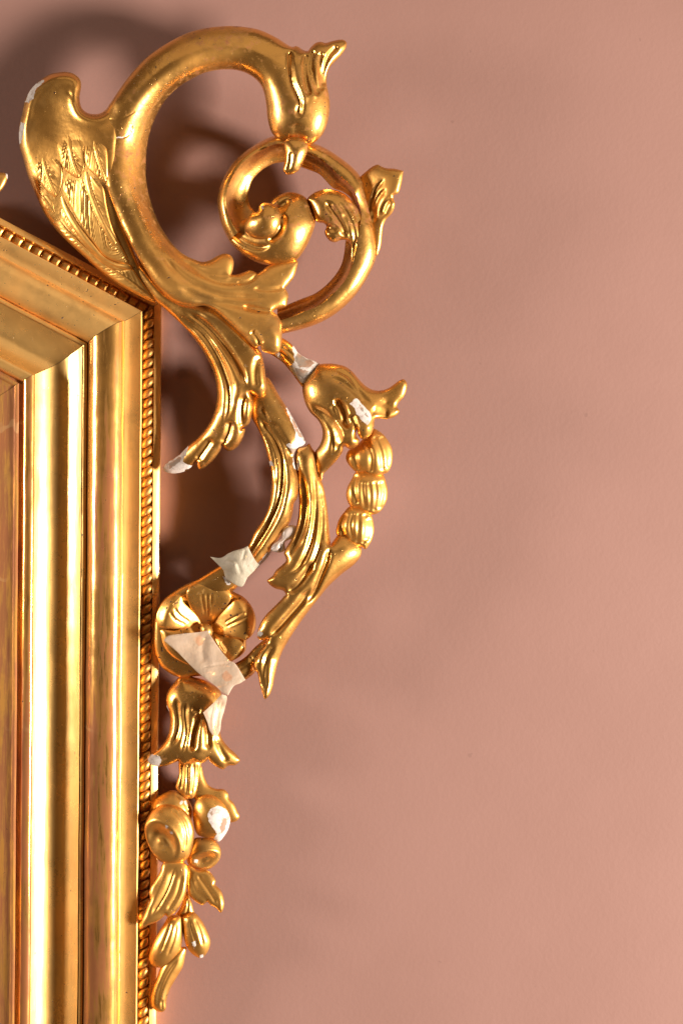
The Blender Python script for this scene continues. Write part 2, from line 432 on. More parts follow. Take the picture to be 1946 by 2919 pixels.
# ------------------------------------------------------------------ the frame
frame = bpy.data.objects.new('gilded_mirror_frame', None); COL.objects.link(frame)
frame.location = P(450, 2919, 0); ORIG[frame.name] = tuple(frame.location)
tag(frame, label='ornate gilded mirror frame with carved scroll crest and chipped leaf branch on pink wall', category='mirror frame')
TILT = -0.0074
def pw(x, z): return (x - CX) * (D - z) / D                      # drawing x -> metric x at height z
def fline(x, z): return pw(x, z) + CX
XO = fline(455, 55); Y_REF = 1750
dT = np.array([-0.8843, -0.4669]); dS = np.array([TILT, 1.0]); dS /= np.linalg.norm(dS)
corner = np.array([fline(458.5, 58), (862 - CY) * (D - 58) / D + CY])
nT = np.array([-dT[1], dT[0]]); nT = nT if nT[1] > 0 else -nT      # inward normals
nS = np.array([-dS[1], dS[0]]); nS = nS if nS[0] < 0 else -nS
det = nS[0] * nT[1] - nS[1] * nT[0]
mit = np.array([(nT[1] - nS[1]), (nS[0] - nT[0])]) / det            # corner(s) = corner + s * mit
def raw(xm, ym, z): return ((xm - CX) * S, -z * S, H0 - (ym - CY) * S)
def prof(pts):
    """profile given as (drawing x at mid height, height) -> (distance inward from outer edge, height)"""
    base = corner + dS * ((Y_REF - corner[1]) / dS[1])
    return [(base[0] - fline(x, z), z) for x, z in pts]
def moulding(name, pts, mat, parent, rail, wob=0.8, sharp=40, seed=0.0, chips=()):
    pr = prof(pts)
    VV = []; n = 0; L = 2450.0 if rail == 'side' else 620.0
    ss = np.concatenate([[0], np.linspace(14, L, int(L / 16))])
    m = len(pr)
    ext = [] ; drawn = []
    for i, t in enumerate(ss):
        for j, (s, z) in enumerate(pr):
            c = corner + mit * s
            d = dS if rail == 'side' else dT
            wv_ = wob * vnoise(t * 0.011, seed + 0.05 * j) * min(1, t / 40); wz = 0.8 * wob * vnoise(t * 0.017, seed + 2 + 0.05 * j) * min(1, t / 40)
            nn = nS if rail == 'side' else nT
            if t == 0 and rail == 'top': t = 1.3 + 0.5 * vnoise(s * 0.31, seed); z = z - 0.4
            p = c + d * t + nn * wv_
            VV.append(raw(p[0], p[1], z + wz)); drawn.append((j, p[1]))
    F = []
    for i in range(len(ss) - 1):
        for j in range(m - 1):
            q = (i * m + j, i * m + j + 1, (i + 1) * m + j + 1, (i + 1) * m + j)
            F.append(q if rail == 'top' else q[::-1])
    at = None
    if chips:
        dr = np.array(drawn); v = np.zeros(len(dr))
        for (s0, s1, y0, y1) in chips:
            tap = np.clip(np.minimum((dr[:, 1] - y0) / 30, (y1 - dr[:, 1]) / 150), -0.6, 1)
            v = np.maximum(v, np.where((dr[:, 0] >= s0) & (dr[:, 0] <= s1), np.clip(0.45 + 0.4 * tap, 0, 1), 0))
        at = {'chip': v}
    return link_mesh(name, VV, F, mat, parent, sharp, at)
def arc(x0, x1, zb, h, n=16, pw_=2.0):
    return [(x0 + (x1 - x0) * (1 - math.cos(math.pi * i / n)) / 2, zb + h * max(0, 1 - abs(math.cos(math.pi * i / n)) ** pw_) ** (1 / pw_)) for i in range(n + 1)]
P_BACK = [(455.5, 0), (455, 30), (454, 47), (452.5, 51), (446, 55), (438, 59), (434, 60.5), (432.5, 54), (431, 40), (402, 40), (401, 55)]
P_HOLL = [(400.5, 40), (400.3, 82), (399, 88), (396, 89.5), (388, 88), (378, 87), (368, 87), (360, 88), (354, 90), (350, 91), (346, 84)]
P_TOR = arc(350, 246, 86, 44, 30)
P_FIL = [(246, 70), (245.5, 84)] + arc(245, 228, 88, 10, 12) + [(227, 85)]
def cove_z(x):
    t = (x - 162) / 66.0
    return 97 - 36 * (1 - abs(t) ** 1.75)
P_COVE = [(x, cove_z(x)) for x in np.linspace(229, 96, 40)]
P_BEAD = arc(97, 60, 92, 15, 16)
P_SIGHT = [(60.5, 90), (58.5, 90), (53, 91), (51, 94), (50, 104), (48, 107), (44, 108), (40, 107), (38, 104), (36, 101), (20, 97), (0, 93), (-40, 84), (-90, 70), (-95, 40)]
for rail in ('side', 'top'):
    rr = moulding('%s_rail' % rail, P_BACK, M_EDGE, frame, rail, 0.9, 20, 1.0)
    top = rail == 'top'
    moulding('hollow_moulding', P_HOLL, M_EDGE if not top else M_TOP, rr, rail, 0.6, 22, 2.0)
    moulding('round_moulding', P_TOR, M_TORUS if not top else M_TOP, rr, rail, 0.9, 60, 3.0, chips=[(1, 3, 1625, 1945), (1, 2, 1960, 2200), (1, 2, 2380, 2740)] if not top else ())
    moulding('inner_fillet', P_FIL, M_EDGE, rr, rail, 0.6, 16, 4.0)
    moulding('cove_moulding', P_COVE, M_COVE, rr, rail, 0.6, 60, 5.0)
    moulding('bead_moulding', P_BEAD, M_TORUS if not top else M_COVE, rr, rail, 0.6, 60, 6.0)
    moulding('sight_edge', P_SIGHT, M_SIGHT, rr, rail, 0.6, 8, 7.0)
    if rail == 'side':
        side_rail = rr
        # rope trim: one strand twist, copied down the rail
        vv = []; ff = []; NT, NR = 11, 8
        for i in range(NT):
            t = -1.25 + 2.5 * i / (NT - 1); e = math.sqrt(max(0, 1 - (t / 1.3) ** 2))
            cx, cz, cy = 13.5 * math.sin(t), 9.0 * math.cos(t), -7.5 * t
            for j in range(NR):
                a = 2 * math.pi * j / NR
                ry, rz = 13.4 * (0.62 + 0.38 * e) * math.cos(a), 8.0 * (0.5 + 0.5 * e) * math.sin(a)
                vv.append(((cx + rz * math.sin(t) * 0.7) * S, -(cz + rz * math.cos(t)) * S, -(cy + ry) * S))
        for i in range(NT - 1):
            for j in range(NR):
                ff.append((i * NR + j, i * NR + (j + 1) % NR, (i + 1) * NR + (j + 1) % NR, (i + 1) * NR + j))
        ff.append(tuple(range(NR))[::-1]); ff.append(tuple((NT - 1) * NR + j for j in range(NR)))
        first = link_mesh('rope_twist', vv, ff, M_ROPE, None)
        s0 = prof([(416.5, 60)])[0][0]
        for kx in range(78):
            o = first if kx == 0 else first.copy()
            if kx: COL.objects.link(o)
            t = 14 + 27.6 * kx + random.uniform(-1.2, 1.2)
            c = corner + mit * s0 + dS * t
            p = raw(c[0] + random.uniform(-0.7, 0.7), c[1], 51)
            o.parent = rr; o.location = Vector(p) - Vector(frame.location)
            o.rotation_euler = (0, random.uniform(-0.10, 0.10), 0); sc_ = random.uniform(0.92, 1.06); o.scale = (sc_, random.uniform(0.85, 1.1), sc_)
    else:
        # square-cut beads along the top rail
        vv = []; ff = []; NA, NB = 7, 7
        for i in range(NA):
            for j in range(NB):
                a = -1 + 2 * i / (NA - 1); b = -1 + 2 * j / (NB - 1)
                h = 15 * (max(0, 1 - abs(a) ** 5) * max(0, 1 - abs(b) ** 3.0)) ** 0.5
                vv.append((a * 14.2 * S, -h * S, b * 15.5 * S))
        for i in range(NA - 1):
            for j in range(NB - 1):
                ff.append((i * NB + j, (i + 1) * NB + j, (i + 1) * NB + j + 1, i * NB + j + 1))
        first = link_mesh('bead', vv, ff, M_ROPE, None)
        s0 = prof([(416.5, 55)])[0][0]
        for kx in range(20):
            o = first if kx == 0 else first.copy()
            if kx: COL.objects.link(o)
            c = corner + mit * s0 + dT * (20 + 30.5 * kx + random.uniform(-1.5, 1.5))
            o.parent = rr; o.location = Vector(raw(c[0], c[1], 40)) - Vector(frame.location)
            o.rotation_euler = (0, math.atan2(0.4669, 0.8843) + random.uniform(-0.06, 0.06), 0)
            o.scale = (random.uniform(0.9, 1.08), random.uniform(0.85, 1.15), 1)
# ------------------------------------------------------------------ the crest: big scroll with bud and upper leaf
scroll = carve('crest_scroll', [
    (832, 133), (786, 106), (740, 85), (700, 77), (656, 74), (620, 76), (587, 80), (540, 92), (500, 110), (459, 134), (420, 162), (388, 194),
    (357, 232), (332, 268), (304, 312), (280, 342), (267, 385), (269, 432), (284, 482), (302, 528), (319, 578), (344, 641), (383, 715), (415, 769),
    (446, 815), (500, 862), (545, 874), (580, 872), (605, 882), (652, 922), (690, 957), (728, 990), (742, 985, 1), (746, 998), (760, 1006), (780, 1010), (795, 1004),
    (802, 980), (804, 945), (800, 917), (790, 897), (777, 887, 1), (788, 881), (802, 877), (815, 873), (820, 857), (822, 842), (818, 830), (813, 821, 1),
    (826, 806), (838, 790), (846, 765), (848, 744), (820, 742), (765, 758), (747, 771), (735, 779, 1), (725, 774), (710, 770), (695, 776), (676, 782), (660, 783, 1),
    (665, 765), (666, 745), (660, 730), (647, 723), (632, 724), (615, 732), (597, 742), (577, 746), (556, 740), (524, 725), (496, 700), (472, 668), (449, 628), (429, 571),
    (418, 520), (416, 469), (421, 408), (438, 347), (468, 291), (508, 250), (545, 226), (589, 206), (647, 198), (696, 206), (732, 229), (750, 257), (759, 302), (761, 327),
    (766, 355), (777, 382), (805, 405), (850, 412), (886, 412), (902, 402), (920, 382), (934, 347), (940, 302), (937, 270), (931, 240), (932, 215), (942, 190), (970, 160),
    (987, 134), (987, 120), (976, 113), (950, 116), (927, 122), (915, 119), (900, 122), (885, 135), (877, 145), (866, 143), (845, 131)],
    M_CARVE, frame,
    z=[(650, 130, 185), (268, 390, 160), (330, 290, 190), (425, 400, 120), (306, 530, 190), (425, 540, 114), (370, 700, 180), (470, 690, 125), (560, 800, 160), (700, 850, 165), (790, 960, 190), (820, 800, 165), (650, 740, 160), (850, 300, 190), (960, 140, 190)],
    hm=[(650, 130, 75), (400, 300, 75), (360, 520, 75), (430, 680, 62), (540, 800, 40), (680, 860, 32), (790, 960, 34), (830, 780, 22), (650, 740, 25), (850, 300, 66), (900, 180, 40), (970, 135, 30)],
    cuts=[
        ([(874, 150), (869, 190), (872, 232), (884, 275)], 7, 11, 0.1), ([(896, 140), (887, 178), (890, 215), (908, 275)], 7, 12, 0.1),
        ([(918, 145), (911, 175), (912, 215), (917, 262)], 6, 11, 0.1), ([(964, 128), (936, 160), (922, 202), (925, 250)], 6, 11, 0.1),
        ([(884, 200), (892, 240), (898, 285)], 5, -4), ([(850, 165), (853, 205), (862, 245), (872, 300)], 7, -5),
        ([(831, 138), (830, 165), (831, 202), (838, 240), (851, 268), (858, 292), (856, 314), (845, 342)], 6, 10, 0.1), ([(842, 345), (845, 375), (847, 412)], 15, 6, 0.25),
        # flutes of the leaf
        ([(470, 690), (540, 760), (620, 800), (700, 806)], 8, 9), ([(455, 720), (530, 800), (620, 840), (760, 850)], 9, 10), ([(500, 815), (580, 850), (680, 870), (770, 885)], 9, 9),
        ([(520, 740), (590, 775), (660, 786)], 7, 7), ([(480, 760), (560, 825), (640, 858)], 6, -5),
        ([(777, 887), (740, 885), (690, 872)], 6, 8), ([(813, 821), (770, 826), (720, 822)], 6, 6), ([(735, 779), (715, 800), (670, 808)], 6, 6), ([(742, 985), (735, 965), (715, 940)], 7, 10),
        ([(760, 930), (790, 960), (795, 1000)], 9, -5),
        # old cracks
        ([(300, 393), (330, 392), (352, 392), (372, 380), (378, 360)], 1.6, 2.5, 0.02), ([(306, 340), (335, 342), (365, 330), (385, 318)], 1.3, 1.6, 0.02)],
    steps=[([(832, 133), (830, 165), (831, 202), (837, 240), (850, 268), (857, 290), (856, 310), (845, 334)][::-1], -0.1, 10), ([(832, 135), (830, 165), (831, 202), (837, 240), (850, 268), (857, 290), (856, 312), (846, 340)], 17, 20)],
    mattes=[(680, 840, 230), (600, 100, 130), (560, 790, 120)], chips=[[(318, 391), (352, 390), (352, 393), (318, 394)]], key='scroll', g=3.0)
carve('bud_drop', [(810, 405), (822, 394), (840, 390), (860, 395), (876, 407), (877, 425), (871, 447), (861, 470), (849, 488), (832, 497), (817, 497), (807, 487), (809, 470), (812, 455), (811, 430)],
      M_CARVE, scroll, z=[(840, 400, 215), (820, 490, 205)], hm=40, g=3, cuts=[([(830, 430), (828, 460), (820, 490)], 6, 5)])
# ------------------------------------------------------------------ wing
def wing_fn(Q, d, b):
    dish = -20 * np.exp(-(((Q[:, 0] - 160) / 62) ** 2 + ((Q[:, 1] - 330) / 82) ** 2))
    rim = 9 * np.exp(-((d - 16) / 12) ** 2) * sstep(420 - Q[:, 1], -60, 120)
    return dish + rim
wing = carve('wing', [
    (318, 292), (305, 309), (290, 321), (272, 325), (252, 322), (237, 312), (230, 297), (228, 275), (232, 247), (229, 227), (212, 211), (190, 205), (170, 206), (145, 211), (125, 222), (102, 240),
    (85, 260), (72, 287), (64, 325), (57, 355), (55, 380), (57, 415), (67, 450), (80, 500), (92, 532), (106, 563), (124, 603), (153, 646), (191, 687), (239, 731), (287, 775), (335, 810), (383, 837), (445, 862),
    (440, 835), (415, 790), (390, 735), (365, 670), (345, 610), (335, 530), (340, 450), (345, 380), (345, 320)],
    M_WING, frame, z=[(180, 215, 150), (290, 330, 172), (60, 400, 110), (80, 500, 92), (320, 480, 178), (150, 640, 84), (235, 640, 120), (320, 640, 150), (300, 780, 92), (440, 855, 112), (380, 740, 135)],
    k=0.9, hm=[(180, 230, 40), (290, 350, 52), (100, 420, 34), (200, 520, 32), (330, 450, 45), (250, 680, 24), (420, 830, 12)],
    fn=wing_fn, key='wing', kb=0.5, cuts=[([(188, 258), (205, 275), (214, 300)], 3, 2)],
    chips=[[(72, 290), (86, 258), (104, 238), (124, 226), (128, 232), (104, 252), (96, 280), (82, 294)], [(55, 415), (54, 380), (60, 348), (72, 352), (68, 380), (62, 405)]])
def feather(out, quill, period=7.5, amp=3.2, slant=1.1, q_w=6.0, rise=5.0):
    period *= 1.8; slant *= 1.7; amp *= 0.95
    qc = catmull(quill, False, 3.0)
    L = np.sum(np.linalg.norm(np.diff(qc, axis=0), axis=1)); ph = random.uniform(0, 6)
    def f(Q, d, b):
        dd, t, sd = seg_dist(Q, qc)
        s = t * L - slant * dd
        wob = 2.2 * np.sin(s * 0.06 + sd * 1.3 + ph) + 1.5 * np.sin(s * 0.17 + ph)
        br = amp * (0.55 + 0.45 * np.sin(s * 0.045 + sd + ph)) * (np.abs(np.sin((s + wob * 1.6) * math.pi / period)) - 0.6)
        br = br * sstep(d, 2, 8)
        return np.where(dd < q_w, 2.6 * np.sqrt(np.maximum(0, 1 - (dd / q_w) ** 2)) - 0.3, br * sstep(dd, q_w, q_w + 3)) * 1.6 - 1.5 * np.exp(-((dd - q_w) / 1.8) ** 2)
    def base(Q):
        t = seg_dist(Q, qc)[1]
        return SURF['wing'](Q) - 7.0 * (1 - sstep(t, 0.0, 0.32))
    return carve('feather', out, M_FEATH, wing, z=base, k=0.48, hm=rise, kb=0.3, g=2.4, fn=f, lift=-0.5)
feather([(153, 584), (120, 585), (130, 606), (158, 646), (196, 686), (243, 729), (290, 771), (338, 806), (386, 832), (441, 857), (430, 838), (399, 795), (376, 767), (345, 770), (303, 757), (261, 720), (220, 679), (180, 628)],
        [(148, 590), (190, 655), (250, 712), (310, 762), (370, 800), (430, 850)], 8, 3.0, -1.0, 3.0, 4)
feather([(112, 540), (104, 548), (122, 590), (150, 606), (160, 628), (156, 600), (150, 575), (132, 552)], [(112, 548), (136, 580), (154, 615)], 7, 2.4, 1.0, 3, 3.5)
feather([(182, 500), (178, 535), (190, 562), (204, 594), (223, 629), (265, 689), (300, 731), (335, 747), (368, 751), (340, 690), (320, 648), (304, 584), (294, 530), (270, 500), (255, 488), (242, 475), (226, 508), (205, 505)],
        [(244, 479), (252, 530), (271, 587), (290, 630), (306, 660), (325, 692)], 8.5, 3.4, 1.5, 8.0, 6)
feather([(176, 540), (159, 574), (168, 600), (180, 629), (220, 680), (261, 721), (303, 758), (345, 775), (378, 768), (368, 753), (335, 749), (300, 733), (263, 690), (221, 630), (202, 594), (189, 564)],
        [(176, 552), (192, 603), (228, 662), (271, 711), (319, 746), (373, 764)], 8, 2.2, 1.3, 9.0, 6)
feather([(243, 400), (241, 440), (246, 472), (272, 500), (305, 524), (308, 480), (303, 420), (285, 395), (265, 392)], [(268, 400), (276, 440), (288, 480), (300, 515)], 7.5, 3.2, 1.4, 4.0, 6)
feather([(100, 465), (105, 497), (120, 527), (142, 552), (160, 563), (174, 537), (179, 500), (177, 475), (160, 440), (130, 440)], [(122, 448), (130, 485), (142, 520), (157, 555)], 7.5, 3.4, 1.5, 5.0, 6.5)
feather([(162, 395), (170, 440), (180, 478), (205, 500), (224, 509), (237, 490), (243, 466), (240, 430), (236, 390), (200, 380)], [(196, 388), (200, 430), (208, 465), (222, 502)], 7.5, 3.4, 1.5, 6.0, 6.5)
# ------------------------------------------------------------------ lower acanthus leaf
carve('acanthus_leaf', [
    (297, 535), (303, 584), (319, 648), (338, 689), (370, 750), (399, 794), (427, 833), (445, 858), (470, 880), (502, 910), (543, 952), (573, 992), (592, 1024), (607, 1056), (616, 1090), (619, 1125),
    (615, 1160), (605, 1190), (590, 1217), (566, 1246), (540, 1268), (512, 1296), (484, 1314), (470, 1326), (466, 1340), (484, 1349), (515, 1347), (538, 1338), (550, 1326), (559, 1316, 1), (563, 1330), (568, 1338), (578, 1336),
    (597, 1322), (616, 1302), (630, 1280), (634, 1269, 1), (640, 1279), (652, 1286), (666, 1282), (681, 1269), (694, 1245), (699, 1222), (690, 1221, 1), (702, 1215), (711, 1206), (718, 1180), (722, 1150), (714, 1120, 1), (724, 1127), (740, 1132),
    (751, 1124), (759, 1107), (757, 1070), (751, 1030), (742, 1000), (715, 965), (650, 900), (600, 855), (540, 850), (480, 830), (420, 770), (370, 700), (335, 620), (315, 555)],
    M_CARVE, frame, z=[(310, 600, 130), (440, 840, 125), (580, 960, 130), (680, 980, 150), (750, 1100, 165), (660, 1100, 140), (620, 1180, 140), (560, 1290, 105), (470, 1340, 74), (700, 1220, 140)],
    hm=[(310, 600, 30), (440, 830, 32), (580, 960, 42), (650, 1100, 40), (740, 1100, 34), (600, 1230, 30), (480, 1330, 20)],
    cuts=[
        ([(520, 880), (590, 930), (642, 990), (682, 1052), (708, 1112)], 8, 16), ([(500, 890), (577, 952), (617, 1010), (640, 1065), (652, 1115), (650, 1165), (636, 1215)], 8, 13),
        ([(530, 915), (572, 962), (607, 1014), (628, 1055), (641, 1095), (644, 1137), (640, 1180), (630, 1215)], 8, -9), ([(600, 960), (650, 1030), (675, 1085), (683, 1150)], 7, -6),
        ([(634, 1269), (650, 1237), (658, 1195)], 8, 12), ([(690, 1221), (688, 1175), (697, 1120)], 8, 12), ([(559, 1316), (580, 1287), (607, 1248)], 8, 11),
        ([(742, 1010), (730, 1040), (728, 1080), (735, 1110)], 8, 8), ([(560, 890), (620, 910), (700, 975), (730, 1010)], 12, -8),
        ([(668, 1270), (680, 1240), (684, 1215)], 8, -6), ([(706, 1200), (708, 1170), (706, 1135)], 7, -6)],
    chips=[[(464, 1342), (468, 1324), (512, 1297), (537, 1270), (533, 1290), (520, 1316), (532, 1322), (550, 1328), (515, 1350), (485, 1352)]],
    woods=[[(480, 1322), (510, 1303), (522, 1300), (512, 1318), (486, 1336)]], key='acanthus')
# ------------------------------------------------------------------ ring scroll with volute
ringA = [(790, 955), (859, 939), (910, 921), (961, 891), (1012, 843), (1050, 785), (1071, 737), (1075, 705), (1070, 665), (1056, 605), (1042, 550), (1028, 505), (1005, 478), (980, 457), (932, 425), (895, 408), (850, 392), (810, 384), (775, 389), (740, 405), (700, 431), (667, 461), (645, 493), (628, 530), (620, 570), (624, 610), (635, 650), (652, 685)]
ringB = [(790, 880), (859, 852), (900, 835), (941, 801), (971, 758), (982, 712), (984, 690), (990, 668), (1004, 640), (1016, 612), (1010, 585), (997, 562), (975, 546), (950, 537), (910, 497), (882, 485), (850, 473), (825, 463), (782, 466), (755, 479), (735, 495), (719, 514), (711, 535), (707, 552), (708, 572), (714, 588), (723, 600), (735, 615)]
ring = band('scroll_ring', ringA, ringB, M_CARVE, frame, [130, 130, 135, 140, 140, 142, 142, 140, 138], [0.52, 0.58, 0.62, 0.7, 0.7, 0.55, 0.42, 0.33, 0.28, 0.27, 0.27, 0.3], 44, [12, 14, 14, 5, 0, 10, 18, 18, 16, 16, 14, 10], 36, 150)
carve('volute', [(628, 620), (636, 650), (652, 685), (675, 711), (707, 736), (740, 751), (770, 757), (800, 758), (825, 753), (846, 741), (860, 724), (876, 698), (890, 666), (898, 642), (899, 628), (891, 605), (885, 587), (875, 567), (855, 553), (825, 547), (797, 555), (776, 570), (764, 590), (740, 610), (716, 618), (690, 628), (660, 630)],
      M_CARVE, ring, z=[(650, 660, 135), (820, 640, 165), (700, 700, 145)], hm=[(650, 650, 30), (820, 640, 85), (720, 690, 42)], k=0.95,
      cuts=[([(645, 636), (660, 660), (690, 688), (735, 706), (775, 700)], 7, 10), ([(760, 690), (790, 672), (806, 640), (806, 605)], 8, 14), ([(775, 600), (800, 590), (815, 580), (826, 582)], 10, 16),
            ([(650, 660), (685, 695), (735, 714), (790, 700)], 6, -4)])
carve('volute_curl', [(734, 602), (738, 588), (747, 579), (760, 577), (775, 580), (790, 590), (800, 606), (802, 627), (796, 651), (783, 671), (763, 682), (735, 683), (712, 674), (698, 658), (697, 642), (705, 622), (718, 606)],
      M_CARVE, ring, z=[(750, 620, 200), (705, 660, 178)], hm=56, g=3, k=1.0, pk=0.8, chips=[[(742, 592), (744, 586), (752, 587), (750, 594)]])
carve('cross_leaf', [(876, 568), (890, 552), (912, 542), (935, 539), (957, 542), (982, 552), (1002, 570), (1020, 596), (1034, 630), (1042, 668), (1044, 705), (1035, 745), (1020, 785), (992, 825), (975, 828), (988, 800), (997, 755), (1000, 715), (996, 692), (985, 685), (970, 685), (955, 691), (940, 687), (928, 672), (925, 660), (930, 645), (922, 637), (902, 632), (890, 604), (882, 580)],
      M_CARVE, ring, z=[(890, 590, 165), (960, 600, 165), (1030, 680, 160), (985, 820, 148), (935, 670, 172)], hm=[(900, 580, 44), (980, 620, 42), (1020, 720, 36), (985, 820, 18)], g=3,
      cuts=[([(925, 570), (950, 605), (972, 640), (988, 680)], 8, 13), ([(960, 570), (990, 612), (1008, 655), (1012, 705), (1006, 760)], 6, 9), ([(985, 570), (1012, 612), (1025, 655), (1026, 705), (1016, 760)], 6, 9), ([(975, 605), (992, 645), (1000, 690)], 5, 6),
            ([(930, 645), (950, 652), (960, 640)], 8, 10)])
carve('side_leaf', [(1026, 506), (1045, 487), (1062, 474), (1077, 469), (1086, 474), (1100, 479), (1125, 481), (1149, 487, 1), (1147, 505), (1142, 530), (1135, 550), (1121, 557, 1), (1121, 566), (1125, 577), (1123, 595), (1115, 610), (1100, 626), (1092, 645), (1089, 667), (1086, 695), (1081, 714), (1073, 729), (1062, 700), (1048, 640), (1036, 580), (1026, 540)],
      M_MATTE, ring, z=[(1040, 520, 140), (1140, 490, 185), (1120, 580, 180), (1080, 700, 145), (1060, 600, 140)], hm=[(1050, 500, 16), (1110, 540, 20), (1080, 690, 14)], g=3, kb=0.5,
      cuts=[([(1096, 508), (1073, 538), (1060, 580), (1056, 620)], 5, 8), ([(1100, 536), (1077, 566), (1066, 602), (1064, 640)], 5, 8), ([(1090, 510), (1067, 535), (1054, 575)], 5, -5), ([(1121, 557), (1100, 580), (1086, 615)], 7, 6)])
# ------------------------------------------------------------------ side branch
branch = carve('branch', [
    (725, 1105), (745, 1080), (762, 1076), (798, 1131), (823, 1171), (849, 1217), (874, 1262, 1), (862, 1272), (850, 1276), (841, 1290), (838, 1307), (842, 1330), (850, 1362), (848, 1417), (838, 1436), (835, 1460), (825, 1492), (808, 1515), (790, 1545),
    (775, 1571), (760, 1593), (740, 1613), (717, 1637), (690, 1660), (664, 1684), (630, 1702), (570, 1690), (540, 1668), (568, 1649), (622, 1615), (660, 1592), (690, 1575), (707, 1557), (724, 1519), (750, 1480), (763, 1450), (770, 1417), (774, 1380),
    (773, 1345), (770, 1328), (762, 1300), (748, 1252), (733, 1220), (717, 1190), (708, 1160), (710, 1130)],
    M_CARVE, frame, z=[(740, 1110, 125), (850, 1260, 130), (780, 1300, 138), (805, 1420, 146), (740, 1560, 115), (600, 1670, 105)], hm=[(760, 1130, 40), (830, 1250, 38), (800, 1400, 42), (740, 1560, 40), (600, 1670, 34)],
    cuts=[([(735, 1185), (760, 1222), (786, 1262), (802, 1312), (805, 1375), (795, 1437), (767, 1500), (722, 1572), (690, 1620)], 8, 18, 0.08), ([(745, 1215), (772, 1275), (784, 1330), (788, 1390)], 5, 6),
          ([(825, 1325), (828, 1387), (812, 1457), (782, 1512), (730, 1578), (690, 1625)], 8, -5), ([(770, 1195), (815, 1265), (836, 1318)], 5, 9)],
    steps=[([(745, 1150), (777, 1207), (815, 1265), (838, 1325)], 12, 14)],
    chips=[[(814, 1161), (826, 1166), (850, 1217), (878, 1262), (858, 1276), (836, 1284), (816, 1270), (820, 1264), (838, 1266), (844, 1230), (830, 1205)], [(836, 1300), (848, 1312), (852, 1345), (838, 1335), (832, 1325)],
           [(788, 1545), (812, 1515), (780, 1580), (735, 1630), (728, 1612), (760, 1580)], [(766, 1314), (773, 1312), (782, 1328), (770, 1328)], [(633, 1640), (650, 1650), (660, 1668), (645, 1668)]],
    woods=[[(822, 1178), (838, 1200), (850, 1222), (868, 1256), (852, 1245), (836, 1214)], [(828, 1278), (846, 1278), (838, 1310)]])
carve('branch_leaf', [
    (850, 1278), (868, 1272), (882, 1263, 1), (890, 1278), (898, 1290), (905, 1345), (917, 1372), (923, 1390), (931, 1437), (937, 1487), (940, 1525), (943, 1550, 1), (952, 1538), (962, 1526), (982, 1522), (1010, 1536), (1030, 1560), (1028, 1584), (1010, 1608), (972, 1638),
    (935, 1673), (905, 1710), (872, 1752), (845, 1790), (820, 1830), (806, 1855), (793, 1890), (783, 1930), (777, 1960), (766, 1985), (755, 1993), (748, 1976), (740, 1950), (733, 1918), (725, 1905), (724, 1887), (735, 1862), (750, 1842), (762, 1822, 1), (747, 1825), (735, 1820), (733, 1808), (737, 1790),
    (745, 1772), (760, 1750), (780, 1730), (800, 1710), (814, 1694, 1), (808, 1685), (785, 1678), (770, 1668), (761, 1655), (768, 1648), (777, 1641), (787, 1625), (802, 1612), (815, 1598), (813, 1588), (809, 1578), (814, 1564), (830, 1537), (842, 1507), (850, 1470), (852, 1437), (851, 1412), (848, 1375), (846, 1345), (841, 1320), (841, 1297)],
    M_CARVE, branch, z=[(870, 1290, 132), (890, 1450, 130), (850, 1580, 140), (780, 1650, 150), (1000, 1560, 120), (900, 1690, 125), (760, 1790, 140), (780, 1880, 125), (755, 1985, 150)],
    hm=[(870, 1290, 40), (890, 1450, 46), (850, 1580, 42), (780, 1650, 28), (1000, 1560, 50), (900, 1680, 40), (770, 1780, 34), (790, 1880, 32), (755, 1980, 22)],
    cuts=[([(860, 1340), (870, 1395), (874, 1440), (865, 1502), (845, 1552), (825, 1592)], 6, 11), ([(890, 1340), (898, 1395), (899, 1452), (892, 1515), (878, 1567), (850, 1618), (815, 1640)], 6, 11), ([(903, 1360), (911, 1400), (917, 1455), (916, 1515), (907, 1565), (885, 1618), (855, 1655)], 6, 9),
          ([(941, 1555), (930, 1605), (915, 1642), (898, 1682), (872, 1725)], 6, 13), ([(814, 1692), (845, 1672), (870, 1640), (892, 1600)], 9, 13), ([(762, 1822), (795, 1790), (830, 1750), (860, 1715), (887, 1672)], 8, 14),
          ([(852, 1420), (856, 1470), (846, 1510), (832, 1545)], 5, -5), ([(884, 1400), (886, 1455), (878, 1515), (860, 1565)], 7, -6), ([(770, 1835), (748, 1865), (737, 1900)], 7, -6), ([(785, 1835), (760, 1875), (752, 1920), (758, 1970)], 6, 7), ([(788, 1640), (770, 1655)], 8, -5)],
    chips=[[(850, 1310), (856, 1318), (850, 1345), (844, 1340)], [(734, 1800), (742, 1797), (749, 1805), (742, 1814), (734, 1812)], [(846, 1375), (854, 1380), (853, 1425), (847, 1425)]])
carve('connector', [(760, 1822), (728, 1843), (700, 1872), (665, 1892), (610, 1900), (596, 1930), (620, 1958), (665, 1952), (702, 1937), (727, 1916), (745, 1885), (765, 1850)], M_CARVE, branch, z=110, hm=40, g=3,
      cuts=[([(712, 1870), (722, 1890), (726, 1915)], 5, 5)])
